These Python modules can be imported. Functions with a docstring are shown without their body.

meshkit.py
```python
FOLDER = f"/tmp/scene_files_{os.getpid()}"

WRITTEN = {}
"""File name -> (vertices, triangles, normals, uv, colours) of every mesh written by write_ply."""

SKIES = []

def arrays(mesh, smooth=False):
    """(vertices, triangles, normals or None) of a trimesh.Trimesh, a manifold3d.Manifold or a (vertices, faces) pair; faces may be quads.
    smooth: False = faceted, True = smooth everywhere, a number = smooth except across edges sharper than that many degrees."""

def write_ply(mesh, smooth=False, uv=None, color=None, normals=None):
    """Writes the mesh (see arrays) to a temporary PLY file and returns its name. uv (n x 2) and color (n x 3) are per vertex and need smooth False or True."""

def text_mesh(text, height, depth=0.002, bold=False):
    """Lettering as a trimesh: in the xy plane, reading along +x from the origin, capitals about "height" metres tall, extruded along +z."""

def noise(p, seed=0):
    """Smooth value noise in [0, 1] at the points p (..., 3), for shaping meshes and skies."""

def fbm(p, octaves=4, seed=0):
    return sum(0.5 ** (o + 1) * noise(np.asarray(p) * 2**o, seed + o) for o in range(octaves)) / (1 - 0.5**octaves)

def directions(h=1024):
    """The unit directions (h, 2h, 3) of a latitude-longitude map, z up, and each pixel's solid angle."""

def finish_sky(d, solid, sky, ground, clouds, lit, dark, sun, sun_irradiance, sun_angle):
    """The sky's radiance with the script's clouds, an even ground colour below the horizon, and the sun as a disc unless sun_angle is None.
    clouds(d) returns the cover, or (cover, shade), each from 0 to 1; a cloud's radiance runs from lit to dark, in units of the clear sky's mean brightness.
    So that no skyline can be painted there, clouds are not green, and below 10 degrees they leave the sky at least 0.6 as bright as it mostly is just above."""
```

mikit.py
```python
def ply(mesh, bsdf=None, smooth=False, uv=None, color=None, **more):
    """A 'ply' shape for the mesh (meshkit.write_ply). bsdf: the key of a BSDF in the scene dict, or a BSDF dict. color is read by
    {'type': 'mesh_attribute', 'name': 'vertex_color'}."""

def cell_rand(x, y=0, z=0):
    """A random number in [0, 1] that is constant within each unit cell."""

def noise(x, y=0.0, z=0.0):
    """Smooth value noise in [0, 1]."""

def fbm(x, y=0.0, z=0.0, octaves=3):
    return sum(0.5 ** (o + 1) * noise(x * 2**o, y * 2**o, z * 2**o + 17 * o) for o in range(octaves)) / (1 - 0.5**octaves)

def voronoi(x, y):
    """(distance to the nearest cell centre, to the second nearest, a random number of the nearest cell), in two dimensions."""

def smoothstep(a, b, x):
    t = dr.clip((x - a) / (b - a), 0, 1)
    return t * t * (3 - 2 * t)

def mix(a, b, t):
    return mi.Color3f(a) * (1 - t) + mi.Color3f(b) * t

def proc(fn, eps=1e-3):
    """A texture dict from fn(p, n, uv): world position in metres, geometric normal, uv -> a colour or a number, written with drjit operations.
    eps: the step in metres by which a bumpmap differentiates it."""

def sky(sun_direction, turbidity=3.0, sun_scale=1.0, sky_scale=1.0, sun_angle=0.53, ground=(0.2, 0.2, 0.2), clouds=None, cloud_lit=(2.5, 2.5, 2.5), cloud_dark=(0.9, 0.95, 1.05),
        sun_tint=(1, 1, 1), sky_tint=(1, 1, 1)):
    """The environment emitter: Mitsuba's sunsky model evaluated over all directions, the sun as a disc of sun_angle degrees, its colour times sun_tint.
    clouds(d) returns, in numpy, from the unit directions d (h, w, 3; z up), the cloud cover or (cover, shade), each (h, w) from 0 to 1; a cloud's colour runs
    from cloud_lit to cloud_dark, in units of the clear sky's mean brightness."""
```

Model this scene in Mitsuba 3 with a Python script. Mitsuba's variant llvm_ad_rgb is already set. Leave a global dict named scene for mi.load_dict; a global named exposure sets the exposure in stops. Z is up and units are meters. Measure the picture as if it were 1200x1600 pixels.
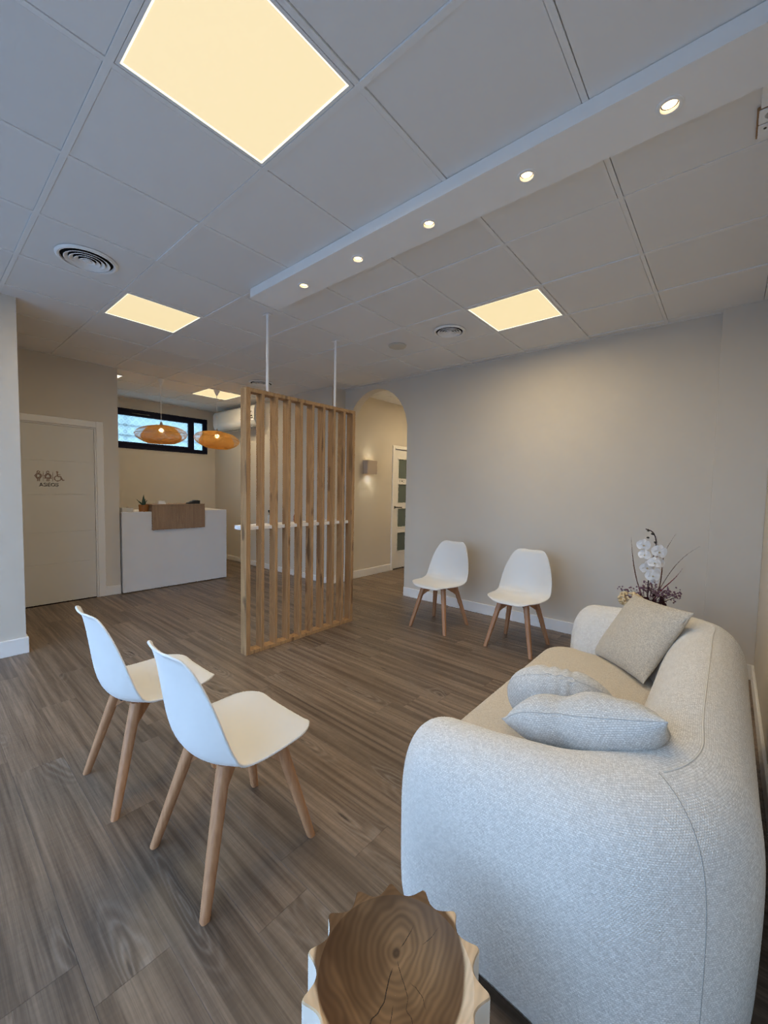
import math, random
import numpy as np
import drjit as dr
import mitsuba as mi
import trimesh
import manifold3d as m3
import shapely
import shapely.geometry as sg
from shapely import affinity
import mikit, meshkit
from mikit import proc, noise, fbm, voronoi, cell_rand, smoothstep, mix

T = mi.ScalarTransform4f
rng = random.Random(7)
PI = math.pi
scene, labels = {}, {}

# ------------------------------------------------------------------ camera
CAM = np.array([0.0, 0.0, 1.3812])
YAW, PITCH, ROLL, FPX = math.radians(40.4286), math.radians(3.2237), math.radians(-1.0955), 633.524
_f = np.array([-math.sin(YAW)*math.cos(PITCH), math.cos(YAW)*math.cos(PITCH), -math.sin(PITCH)])
_r = np.array([math.cos(YAW), math.sin(YAW), 0.0])
_d = np.cross(_f, _r)
_dn = -math.sin(ROLL)*_r + math.cos(ROLL)*_d
scene['camera'] = dict(type='perspective', fov=math.degrees(2*math.atan(600/FPX)), fov_axis='x', near_clip=0.02, far_clip=200.0,
                       to_world=T().look_at(origin=CAM.tolist(), target=(CAM+_f).tolist(), up=(-_dn).tolist()))
exposure = 1.2
# ------------------------------------------------------------------ daylight (overcast, through the open shop front behind the camera)
scene['sky'] = mikit.sky((0.1, -0.5, 0.85), sun_scale=0.0, sky_scale=10.0, ground=(0.32, 0.32, 0.33),
                         clouds=lambda d: np.ones(d.shape[:2]), cloud_lit=(0.69, 1.05, 1.59), cloud_dark=(0.69, 1.05, 1.59))
scene['sky']['sampling_weight'] = 12.0
WARM = np.array([1.0, 0.80, 0.50])
PANEL_VISIBLE, PANEL_SPOT = 0.33, 1.68
CEIL, BACK, RIGHT = 2.806, 4.164, 0.20

# ------------------------------------------------------------------ registry
def thing(name, label, category, group=None):
    key = numbered(name)
    labels[key] = {'label': label, 'category': category}
    if group: labels[key]['group'] = group
    return key
_count = {}
def numbered(name):
    n = _count.get(name, 0); _count[name] = n+1
    return name if n == 0 else f'{name}_{n:03d}'
def obj(name, mesh, mat, parent=None, smooth=False, to_world=None, label=None, **kw):
    key = numbered(name if parent is None else parent+'__'+name)
    d = mesh if isinstance(mesh, dict) else mikit.ply(mesh, mat, smooth=smooth, **kw)
    if to_world is not None: d = {**d, 'to_world': to_world}
    scene[key] = d
    if label: labels[key] = {'label': label}
    return key
def struct(name, mesh, mat, smooth=False, **kw):
    key = obj(name, mesh, mat, None, smooth, **kw)
    labels[key] = {'kind': 'structure'}
    return key
def structure(name):
    key = numbered(name); labels[key] = {'kind': 'structure'}; return key

# ------------------------------------------------------------------ mesh helpers
def man(m):
    mm = m.to_mesh(); return trimesh.Trimesh(mm.vert_properties[:, :3], mm.tri_verts, process=False)
def tomf(m):
    return m3.Manifold(m3.Mesh(np.asarray(m.vertices, np.float32), np.asarray(m.faces, np.uint32)))
def box(x0, x1, y0, y1, z0, z1, b=0.0):
    x0, x1 = min(x0, x1), max(x0, x1); y0, y1 = min(y0, y1), max(y0, y1); z0, z1 = min(z0, z1), max(z0, z1)
    if b <= 0:
        m = trimesh.creation.box(extents=(x1-x0, y1-y0, z1-z0)); m.apply_translation(((x0+x1)/2, (y0+y1)/2, (z0+z1)/2)); return m
    P = []
    for x, sx in ((x0, 1), (x1, -1)):
        for y, sy in ((y0, 1), (y1, -1)):
            for z, sz in ((z0, 1), (z1, -1)):
                P += [(x, y+sy*b, z+sz*b), (x+sx*b, y, z+sz*b), (x+sx*b, y+sy*b, z)]
    return trimesh.convex.convex_hull(np.array(P))
def cat(*ms): return trimesh.util.concatenate([m for m in ms])
def cyl(p0, p1, r0, r1=None, n=24, cap=True):
    r1 = r0 if r1 is None else r1
    p0, p1 = np.array(p0, float), np.array(p1, float); t = p1-p0; t /= np.linalg.norm(t)
    a = np.cross(t, [0, 0, 1] if abs(t[2]) < .9 else [1, 0, 0]); a /= np.linalg.norm(a); b = np.cross(t, a)
    an = np.arange(n)*2*PI/n; ring = np.cos(an)[:, None]*a+np.sin(an)[:, None]*b
    v = np.vstack([p0+ring*r0, p1+ring*r1, [p0], [p1]]); i = np.arange(n); j = (i+1) % n
    f = np.vstack([np.c_[i, j, j+n], np.c_[i, j+n, i+n]] + ([np.c_[j, i, i*0+2*n], np.c_[i+n, j+n, i*0+2*n+1]] if cap else []))
    return trimesh.Trimesh(v, f, process=False)
def tube(pts, r, n=8, closed=False):
    p = np.asarray(pts, float); r = np.broadcast_to(np.asarray(r, float), (len(p),))
    t = (np.roll(p, -1, 0)-np.roll(p, 1, 0)) if closed else np.gradient(p, axis=0)
    t /= np.linalg.norm(t, axis=1, keepdims=True)+1e-12
    a = np.zeros_like(p); u = np.cross(t[0], [0, 0, 1] if abs(t[0][2]) < .9 else [1, 0, 0]); a[0] = u/np.linalg.norm(u)
    for k in range(1, len(p)):
        u = a[k-1]-t[k]*(a[k-1]@t[k]); a[k] = u/np.linalg.norm(u)
    b = np.cross(t, a); an = np.arange(n)*2*PI/n
    v = (p[:, None]+r[:, None, None]*(np.cos(an)[None, :, None]*a[:, None]+np.sin(an)[None, :, None]*b[:, None])).reshape(-1, 3)
    m = len(p); ii, jj = np.meshgrid(np.arange(m if closed else m-1), np.arange(n), indexing='ij')
    A, B = ii*n+jj, ii*n+(jj+1) % n; C, D = ((ii+1) % m)*n+(jj+1) % n, ((ii+1) % m)*n+jj
    f = [np.c_[A.ravel(), B.ravel(), C.ravel()], np.c_[A.ravel(), C.ravel(), D.ravel()]]
    if not closed:
        v = np.vstack([v, p[:1], p[-1:]]); k = np.arange(n)
        f += [np.c_[(k+1) % n, k, k*0+m*n], np.c_[(m-1)*n+k, (m-1)*n+(k+1) % n, k*0+m*n+1]]
    return trimesh.Trimesh(v, np.vstack(f), process=False)
def lathe(prof, n=48, center=(0, 0, 0)):
    prof = np.asarray(prof, float); an = np.arange(n)*2*PI/n; m = len(prof)
    v = np.stack([prof[:, None, 0]*np.cos(an), prof[:, None, 0]*np.sin(an), np.repeat(prof[:, 1:2], n, 1)], -1).reshape(-1, 3)+np.array(center)
    ii, jj = np.meshgrid(np.arange(m-1), np.arange(n), indexing='ij'); A, B = ii*n+jj, ii*n+(jj+1) % n; C, D = B+n, A+n
    return trimesh.Trimesh(v, np.vstack([np.c_[A.ravel(), B.ravel(), C.ravel()], np.c_[A.ravel(), C.ravel(), D.ravel()]]), process=False)
def extrude(poly, h):
    ps = list(poly.geoms) if hasattr(poly, 'geoms') else [poly]
    return cat(*[trimesh.creation.extrude_polygon(p, h, engine='earcut') for p in ps])
def basis(o, ex, ey, ez):
    M = np.eye(4); M[:3, 0], M[:3, 1], M[:3, 2], M[:3, 3] = ex, ey, ez, o; return M
def placed(m, M):
    m = m.copy(); m.apply_transform(M); return m
def rot(a, ax): return trimesh.transformations.rotation_matrix(a, ax)
def spline(pts, n, closed=False):
    from scipy.interpolate import CubicSpline
    p = np.asarray(pts, float); p = np.vstack([p, p[:1]]) if closed else p
    s = np.r_[0, np.cumsum(np.linalg.norm(np.diff(p, axis=0), axis=1)**0.7)]
    c = CubicSpline(s, p, bc_type='periodic' if closed else 'natural')
    return c(np.linspace(0, s[-1], n, endpoint=not closed))
def grid_faces(nu, nv, flip=False):
    i, j = np.meshgrid(np.arange(nu-1), np.arange(nv-1), indexing='ij'); A = (i*nv+j).ravel(); B = A+1; D = A+nv; C = D+1
    f = np.vstack([np.c_[A, B, C], np.c_[A, C, D]])
    return f[:, ::-1] if flip else f

# ------------------------------------------------------------------ materials
def rgb(c): return {'type': 'rgb', 'value': list(map(float, c))}
def matte(name, c, rough=None):
    tex = c if isinstance(c, dict) else rgb(c)
    scene[name] = {'type': 'twosided', 'bsdf': {'type': 'diffuse', 'reflectance': tex} if rough is None else
                   {'type': 'principled', 'base_color': tex, 'roughness': rough, 'specular': 0.5}}
def bumped(name, col, bump, scale=1.0, rough=None, eps=1e-3, spec=0.5):
    inner = {'type': 'diffuse', 'reflectance': col if isinstance(col, dict) else rgb(col)} if rough is None else \
            {'type': 'principled', 'base_color': col if isinstance(col, dict) else rgb(col), 'roughness': rough, 'specular': spec}
    scene[name] = {'type': 'twosided', 'bsdf': {'type': 'bumpmap', 'arbitrary': proc(bump, eps), 'scale': scale, 'bsdf': inner}}

def wall_col(p, n, uv):
    g = fbm(p.x*1.3+p.z*.7, p.y*1.3, p.z*1.1)
    return mi.Color3f(.655, .605, .53)*(.97+.06*g)
matte('paint_wall', proc(wall_col))
matte('paint_white', (.80, .80, .79), .55)
matte('trim_white', (.78, .77, .75), .45)
def tile_bump(p, n, uv): return noise(p.x*230, p.y*230, 3.0)*.0006+noise(p.x*90, p.y*90, 7.0)*.0006
def tile_col(p, n, uv):
    h = cell_rand(dr.floor((p.x+1.075)/.6), dr.floor((p.y-.483)/.6), 5)
    return mi.Color3f(.79, .785, .775)*(.96+.05*h)
bumped('ceiling_tile', proc(tile_col), tile_bump, 1.0)
matte('grid_white', (.80, .80, .79))
matte('void_dark', (.02, .02, .02))

# floor planks
PW, PL, PY0 = .192, 1.29, .277
def plank_ids(x, y):
    row = dr.floor((y-PY0)/PW)
    xo = cell_rand(row+500, 3, 1)*PL
    return row, dr.floor((x+xo)/PL), xo
def floor_tex(p):
    row, col, xo = plank_ids(p.x, p.y)
    r1, r2, r3 = cell_rand(row+500, col+500, 1), cell_rand(row+500, col+500, 2), cell_rand(row+500, col+500, 3)
    yl, xl = p.y+r1*31.0, p.x+r2*57.0
    w = noise(xl*3.2, yl*11, r3*9)-.5
    w2 = noise(xl*9, yl*30, 3.0)-.5
    # growth rings swirl around knots that lie here and there along a board
    first, second, which = voronoi(xl*1.15+.5*w, yl*6.4+.8*w+.16*w2)
    ring = .5+.5*dr.sin(first*58+xl*9+7*w+3.5*w2)
    amp = smoothstep(.50, .72, which)*(1-smoothstep(.06, .55, first))*smoothstep(.25, .6, noise(xl*2.1, yl*4, 12.0))
    knot = smoothstep(.70, .80, which)*(1-smoothstep(.015, .06, first))
    grain = noise(xl*7, yl*230, 1.0)*.40+noise(xl*13, yl*520, 4.0)*.35+noise(xl*2.2, yl*95, 9.0)*.40-.08
    broad = fbm(xl*.9, yl*9, 3.0)
    saw = noise(xl*120, yl*45, 6.0)
    streak = fbm(xl*1.1, yl*42, 2.0)
    return r3, ring, amp, grain, broad, saw, streak, knot
def floor_col(p, n, uv):
    r3, ring, amp, grain, broad, saw, streak, knot = floor_tex(p)
    base = mix((.075, .049, .032), (.222, .160, .112), .50*smoothstep(.25, .75, streak)+.50*broad)
    base = base*(.86+.30*r3)
    base = mix(base, mi.Color3f(.245, .205, .17), ring*ring*ring*amp*.50)
    base = mix(base, mi.Color3f(.060, .043, .033), (1-ring)*(1-ring)*amp*.38)
    base = base*(.62+.68*grain)*(.95+.10*saw)
    return mix(base, mi.Color3f(.03, .022, .018), knot*.75)
def floor_bump(p, n, uv):
    r3, ring, amp, grain, broad, saw, streak, knot = floor_tex(p)
    return (grain*.5+ring*amp*.3+saw*.15)*.00035
scene['floor_wood'] = {'type': 'twosided', 'bsdf': {'type': 'bumpmap', 'arbitrary': proc(floor_bump, 7e-4), 'scale': 1.0,
    'bsdf': {'type': 'principled', 'base_color': proc(floor_col), 'roughness': .40, 'specular': .55}}}

def oak_maker(light, dark, axis=2, knots=.8):
    def col(p, n, uv):
        a = (p.x, p.y, p.z)[axis]; b, c = [q for k, q in enumerate((p.x, p.y, p.z)) if k != axis]
        s = dr.floor((p.y-1.70)/.131)
        hh = cell_rand(s+40, 2, 9)*23
        w = fbm(a*1.6+hh, b*5+c*5, hh)
        h = noise(a*1.3+hh+.2*w, b*13, c*13+hh)
        ring = .5+.5*dr.sin(h*60+w*5)
        g = noise(a*9, b*330, c*330)*.6+noise(a*25+3, b*600, c*600)*.4
        kn = smoothstep(.80, .93, noise(a*5.5+hh*2, b*24+hh, c*24))*knots
        k2 = smoothstep(.62, .80, noise(a*3.2-hh, b*38, c*38+hh))*knots
        base = mix(light, dark, .30*ring+.45*w)*(.82+.34*g)
        base = mix(base, mi.Color3f(*dark)*.55, k2*.55)
        return mix(base, mi.Color3f(.055, .028, .014), kn*.8)
    return proc(col)
matte('oak', oak_maker((.47, .285, .135), (.27, .145, .065)), .55)
matte('sonoma', oak_maker((.36, .235, .145), (.22, .13, .078), 2, .35), .5)
def beech_col(p, n, uv):
    g = noise(p.x*160+p.z*12, p.y*160-p.z*9, p.z*9)
    return mix((.46, .235, .115), (.36, .17, .08), g)
matte('beech', proc(beech_col), .45)
scene['plastic_white'] = {'type': 'twosided', 'bsdf': {'type': 'principled', 'base_color': rgb((.69, .685, .665)), 'roughness': .38, 'specular': .5}}
matte('desk_white', (.70, .70, .70), .4)
matte('door_white', (.66, .645, .61), .5)
matte('metal_dark', (.03, .03, .03), .4)
matte('rod_white', (.80, .80, .82), .4)
scene['navy_frame'] = {'type': 'twosided', 'bsdf': {'type': 'principled', 'base_color': rgb((.004, .006, .022)), 'roughness': .5, 'specular': .15}}
matte('black_plastic', (.012, .012, .013), .35)
matte('grey_plastic', (.35, .35, .34), .4)
matte('diffuser_sheet', (.35, .35, .34))
matte('print_taupe', (.27, .205, .17))
matte('print_dark', (.045, .04, .035))
matte('terracotta', (.30, .115, .025), .6)
matte('succulent', (.02, .045, .022), .5)
matte('soil', (.03, .02, .015))
matte('cream', (.55, .52, .45), .6)
matte('plaster', (.47, .40, .345))
matte('card_white', (.8, .8, .8))
matte('amber', (.28, .09, .03), .3)
matte('brass_edge', (.24, .13, .05), .4)
scene['steel'] = {'type': 'twosided', 'bsdf': {'type': 'roughconductor', 'material': 'Al', 'alpha': .2}}
scene['chrome'] = {'type': 'twosided', 'bsdf': {'type': 'roughconductor', 'material': 'Cr', 'alpha': .12}}

# sofa cloth: knit stitches in surface coordinates (metres)
def knit(su, sv):
    def h(uv):
        r = dr.floor(uv.y/sv); u = uv.x/su+.5*(r-2*dr.floor(r/2))
        cu, cv = u-dr.floor(u)-.5, uv.y/sv-r-.5
        rr = cell_rand(dr.floor(u)+9000, r+9000, 1)
        return dr.sqrt(dr.maximum(1-(cu*cu*3.2+cv*cv*3.2), 0.02))*(.7+.6*rr), rr
    return h
k1 = knit(.0068, .0050)
def sofa_col(p, n, uv):
    h, rr = k1(uv); m = noise(uv.x*420, uv.y*420, 2.0)
    return mix((.44, .415, .37), (.90, .875, .83), .15+.5*h*.85+.38*m)*(.93+.10*rr)  # shade between stitches painted in as darker colour, plus mottled yarn tone
def sofa_bump(p, n, uv): return k1(uv)[0]*.0016+noise(uv.x*900, uv.y*900)*.0005
bumped('sofa_cloth', proc(sofa_col), sofa_bump, 1.0, eps=8e-4)
def seat_col(p, n, uv):
    m = noise(p.x*430, p.y*430, p.z*430)*.6+noise(p.x*190, p.y*190, p.z*190)*.4
    return mix((.46, .405, .325), (.68, .62, .53), m)
def seat_bump(p, n, uv): return noise(p.x*420, p.y*420, p.z*420)*.0011+noise(p.x*180, p.y*180, p.z*180)*.0008
bumped('seat_cloth', proc(seat_col), seat_bump, 1.0, eps=8e-4)
matte('seam_cloth', (.70, .675, .62))
matte('seam_dark', (.36, .345, .32))
k2 = knit(.0082, .0060)
def waffle_col(p, n, uv):
    h, rr = k2(uv); m = noise(uv.x*500, uv.y*500, 2.0)
    return mix((.34, .325, .295), (.80, .785, .75), .12+.55*h*.85+.36*m)*(.94+.08*rr)  # colour darkens with stitch depth, painting in the shade of the gaps
def waffle_bump(p, n, uv): return k2(uv)[0]*.0020+noise(uv.x*800, uv.y*800)*.0006
bumped('waffle_cloth', proc(waffle_col), waffle_bump, 1.0, eps=8e-4)
k3 = knit(.005, .004)
def weave_col(p, n, uv):
    h, rr = k3(uv); m = noise(uv.x*300, uv.y*300, 2.0)
    return mix((.38, .34, .275), (.62, .57, .49), .15+.4*h+.45*m)*(.9+.2*rr)  # darker low spots paint the shade between threads; the rest is yarn tone
def weave_bump(p, n, uv): return k3(uv)[0]*.0009
bumped('weave_cloth', proc(weave_col), weave_bump, 1.0, eps=6e-4)

# rattan: light shines through the strips a little
scene['rattan'] = {'type': 'principledthin', 'base_color': rgb((.70, .43, .14)), 'roughness': .6, 'diff_trans': .9, 'spec_trans': 0.0}
def frost_col(p, n, uv):
    a, b = p.y/.055, p.z/.055
    s = dr.abs((a+b)-dr.floor(a+b)-.5); q = dr.abs((a-b)-dr.floor(a-b)-.5)
    chk = dr.select((dr.floor(a)+dr.floor(b))-2*dr.floor((dr.floor(a)+dr.floor(b))/2) < .5, s, q)
    return mix((.66, .74, .70), (.80, .89, .84), smoothstep(.06, .30, chk))
scene['frosted'] = {'type': 'principledthin', 'base_color': proc(frost_col), 'roughness': .5, 'diff_trans': 1.85, 'spec_trans': 0.0}
scene['door_glass'] = {'type': 'twosided', 'bsdf': {'type': 'principled', 'base_color': rgb((.10, .135, .125)), 'roughness': .25, 'specular': .5}}

# ------------------------------------------------------------------ the room shell
def wallbox(name, *a): return struct(name, box(*a), 'paint_wall')
HX_ = -4.345
struct('floor', box(-7.9, .35, -1.2, 7.0, -.10, -.009), 'void_dark')
# planks
row0, row1 = math.floor((-1.0-PY0)/PW), math.ceil((7.0-PY0)/PW)
def host_rand(row, a, b):
    def u32(v): return (int(math.floor(v))+1000000) & 0xFFFFFFFF
    h = (u32(row)*374761393+u32(a)*668265263+u32(b)*2147483647) & 0xFFFFFFFF
    h = ((h ^ (h >> 13))*1274126177) & 0xFFFFFFFF
    return ((h ^ (h >> 16)) & 0xFFFFFF)/16777215.0
REG = sg.MultiPolygon([sg.box(-5.81, -.65, RIGHT, BACK+.0), sg.box(-7.68, 1.71, -5.81, 3.905), sg.box(-4.345, BACK, -2.9, 6.4)]).buffer(.0)
REG = shapely.union_all([sg.box(-5.81, -.65, RIGHT, 3.905), sg.box(-4.33, 3.9, RIGHT, BACK), sg.box(-7.68, 1.71, -5.8, 3.905), sg.box(-4.345, BACK-.01, -2.9, 6.4)])
for row in range(row0, row1):
    xo = host_rand(row+500, 3, 1)*PL
    y0, y1 = PY0+row*PW, PY0+(row+1)*PW
    for col in range(math.floor((-7.9+xo)/PL), math.ceil((.3+xo)/PL)):
        x0, x1 = col*PL-xo, (col+1)*PL-xo
        piece = sg.box(x0, y0, x1, y1).intersection(REG)
        if piece.is_empty or piece.area < .004: continue
        bx0, by0, bx1, by1 = piece.bounds
        g = .0003
        obj('plank', box(bx0+g, bx1-g, by0+g, by1-g, -.009, 0, .0004), 'floor_wood', 'floor')

# ceiling
struct('ceiling', box(-7.9, .35, -1.2, 7.0, CEIL+.045, CEIL+.12), 'void_dark')  # dark colour stands in for the unlit void seen through tile gaps
GX, GY, TS = -1.075, .483, .6
CREG = shapely.union_all([sg.box(-5.81, -.65, RIGHT, 3.905), sg.box(-4.33, 3.9, RIGHT, BACK), sg.box(-7.68, 1.71, -5.8, 3.905), sg.box(-4.345, BACK+.13, -2.6, 6.4)])
PANELS = [(-1.675, .483), (-4.075, 1.083), (-1.675, 2.883), (-6.475, 2.883)]
gb = .012
def tile_at(x0, y0): return any(abs(x0-a) < .01 and abs(y0-b) < .01 for a, b in PANELS)
for i in range(-12, 3):
    for j in range(-4, 11):
        x0, y0 = GX+TS*i, GY+TS*j
        if tile_at(x0, y0): continue
        piece = sg.box(x0+gb+.001, y0+gb+.001, x0+TS-gb-.001, y0+TS-gb-.001).intersection(CREG)
        for pc in (piece.geoms if hasattr(piece, 'geoms') else [piece]):
            if pc.is_empty or pc.area < .01: continue
            bx = pc.bounds
            m = box(bx[0], bx[2], bx[1], bx[3], 0, .015, .0015)
            tx, ty = rng.uniform(-.006, .006), rng.uniform(-.006, .006); dz = rng.uniform(.0, .004)
            cx, cy = (bx[0]+bx[2])/2, (bx[1]+bx[3])/2
            m.vertices[:, 2] += CEIL+dz+tx*(m.vertices[:, 0]-cx)+ty*(m.vertices[:, 1]-cy)
            obj('tile', m, 'ceiling_tile', 'ceiling')
def bars(reg, horizontal):
    rngk = range(-5, 11) if horizontal else range(-12, 4)
    for k in rngk:
        line = sg.LineString([(-8, GY+TS*k), (1, GY+TS*k)]) if horizontal else sg.LineString([(GX+TS*k, -1.5), (GX+TS*k, 7)])
        c = line.intersection(reg)
        for s in (c.geoms if hasattr(c, 'geoms') else [c]):
            if s.is_empty or s.geom_type != 'LineString' or s.length < .05: continue
            (ax, ay), (bx_, by_) = s.coords[0], s.coords[-1]
            if horizontal: m = box(ax, bx_, ay-gb, ay+gb, CEIL-.002, CEIL+.03)
            else: m = box(ax-gb+.0015, ax+gb-.0015, ay, by_, CEIL-.0012, CEIL+.028)
            obj('grid_bar', m, 'grid_white', 'ceiling')
bars(CREG, True); bars(CREG, False)

def wall_with_arch():
    outer = sg.box(-4.60, 0, RIGHT+.1, CEIL+.04)
    cx, hw, spring, top = -3.735, .552, 2.13, 2.735
    arch = [(cx+hw, -.1), (cx+hw, spring)]+[(cx+hw*math.cos(t), spring+(top-spring)*math.sin(t)) for t in np.linspace(0, PI, 49)]+[(cx-hw, -.1)]
    poly = outer.difference(sg.Polygon(arch))
    m = extrude(poly, .13)
    return placed(m, basis((0, BACK+.13, 0), (1, 0, 0), (0, 0, 1), (0, -1, 0)))
struct('wall_back', wall_with_arch(), 'paint_wall')
wallbox('wall_right', RIGHT, RIGHT+.12, -1.0, BACK, 0, CEIL+.04)
struct('wall_corner_pillar', box(-.113, RIGHT, BACK-.085, BACK, 0, CEIL, .002), 'paint_wall')
wallbox('wall_left', -4.62, -4.285, -1.0, .585, 0, CEIL+.04)
wallbox('wall_restroom_side', -5.81, -4.62, -.05, .05, 0, CEIL+.04)
# restroom wall with door opening
DY0, DY1, DH = .775, 1.475, 2.045
def restroom_wall():
    return cat(box(-5.93, -5.81, .05, DY0, 0, CEIL+.04), box(-5.93, -5.81, DY1, 1.71, 0, CEIL+.04), box(-5.93, -5.81, DY0, DY1, DH, CEIL+.04))
struct('wall_restroom', restroom_wall(), 'paint_wall')
wallbox('added_restroom_blocker', -6.08, -6.0, .05, 1.59, 0, CEIL+.04)  # unseen slab added behind the restroom door to block outside light under it
wallbox('added_hall_blocker', HX_-.30, HX_-.22, 5.2, 6.3, 0, CEIL+.04)  # added out of sight behind the hallway door, stops daylight leaking in below
wallbox('wall_reception_left', -7.80, -5.93, 1.59, 1.71, 0, CEIL+.04)
WY0, WY1, WZ0, WZ1 = 1.98, 3.74, 1.982, 2.632
struct('wall_reception_back', cat(box(-7.80, -7.68, 1.71, WY0, 0, CEIL+.04), box(-7.80, -7.68, WY1, 4.03, 0, CEIL+.04),
       box(-7.80, -7.68, WY0, WY1, 0, WZ0), box(-7.80, -7.68, WY0, WY1, WZ1, CEIL+.04)), 'paint_wall')
wallbox('wall_reception_right', -7.68, -4.325, 3.905, 4.03, 0, CEIL+.04)
wallbox('wall_hall_step', -4.45, -4.325, 4.03, BACK, 0, CEIL+.04)
HX = -4.345
HD0, HD1 = 5.345, 6.12
struct('wall_hall', cat(box(HX-.12, HX, BACK+.13, HD0, 0, CEIL+.04), box(HX-.12, HX, HD1, 6.5, 0, CEIL+.04), box(HX-.12, HX, HD0, HD1, 2.065, CEIL+.04)), 'paint_wall')
wallbox('wall_hall_end', HX, -2.6, 6.4, 6.5, 0, CEIL+.04)
wallbox('wall_hall_right', -2.72, -2.6, BACK+.13, 6.4, 0, CEIL+.04)
# shop front behind the camera: header, sill and posts with the daylight coming between
FY = -.65
struct('wall_front', cat(box(-4.62, RIGHT+.12, FY-.15, FY, 2.55, CEIL+.04), box(-4.62, RIGHT+.12, FY-.15, FY, 0, .06)), 'paint_wall')
for k, x in enumerate((-4.25, -2.9, -1.55, -.2)):
    struct('trim_front', box(x-.03, x+.03, FY-.12, FY-.05, .06, 2.55), 'metal_dark')

# baseboards
BH, BT = .115, .015
def bb(name, *a): struct(name, box(*a, b=.003), 'trim_white')
bb('baseboard_back', -3.183, -.113, BACK-BT, BACK, 0, BH)
bb('baseboard_pillar', -.113, RIGHT-.015, BACK-.085-BT, BACK-.085, 0, BH)
bb('baseboard_right', RIGHT-BT, RIGHT, -.9, BACK-.085, 0, BH)
bb('baseboard_left', -4.285, -4.285+BT, -.9, .585+BT, 0, .13)
bb('baseboard_left_end', -4.62, -4.285, .585, .585+BT, 0, .13)
bb('baseboard_restroom', -5.81, -5.81+BT, 1.545, 1.71, 0, .115)
bb('baseboard_reception_right', -7.68, -4.325, 3.905-BT, 3.905, 0, .085)
bb('baseboard_reception_back', -7.68, -7.68+BT, 1.71, 3.905, 0, .085)
bb('baseboard_hall', HX, HX+BT, BACK+.13, 5.29, 0, .115)
bb('baseboard_step', -4.325, -4.325+BT, 3.905, BACK, 0, .115)
bb('baseboard_arch_left', -4.31, -4.287, BACK-BT, BACK, 0, .115)
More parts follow.
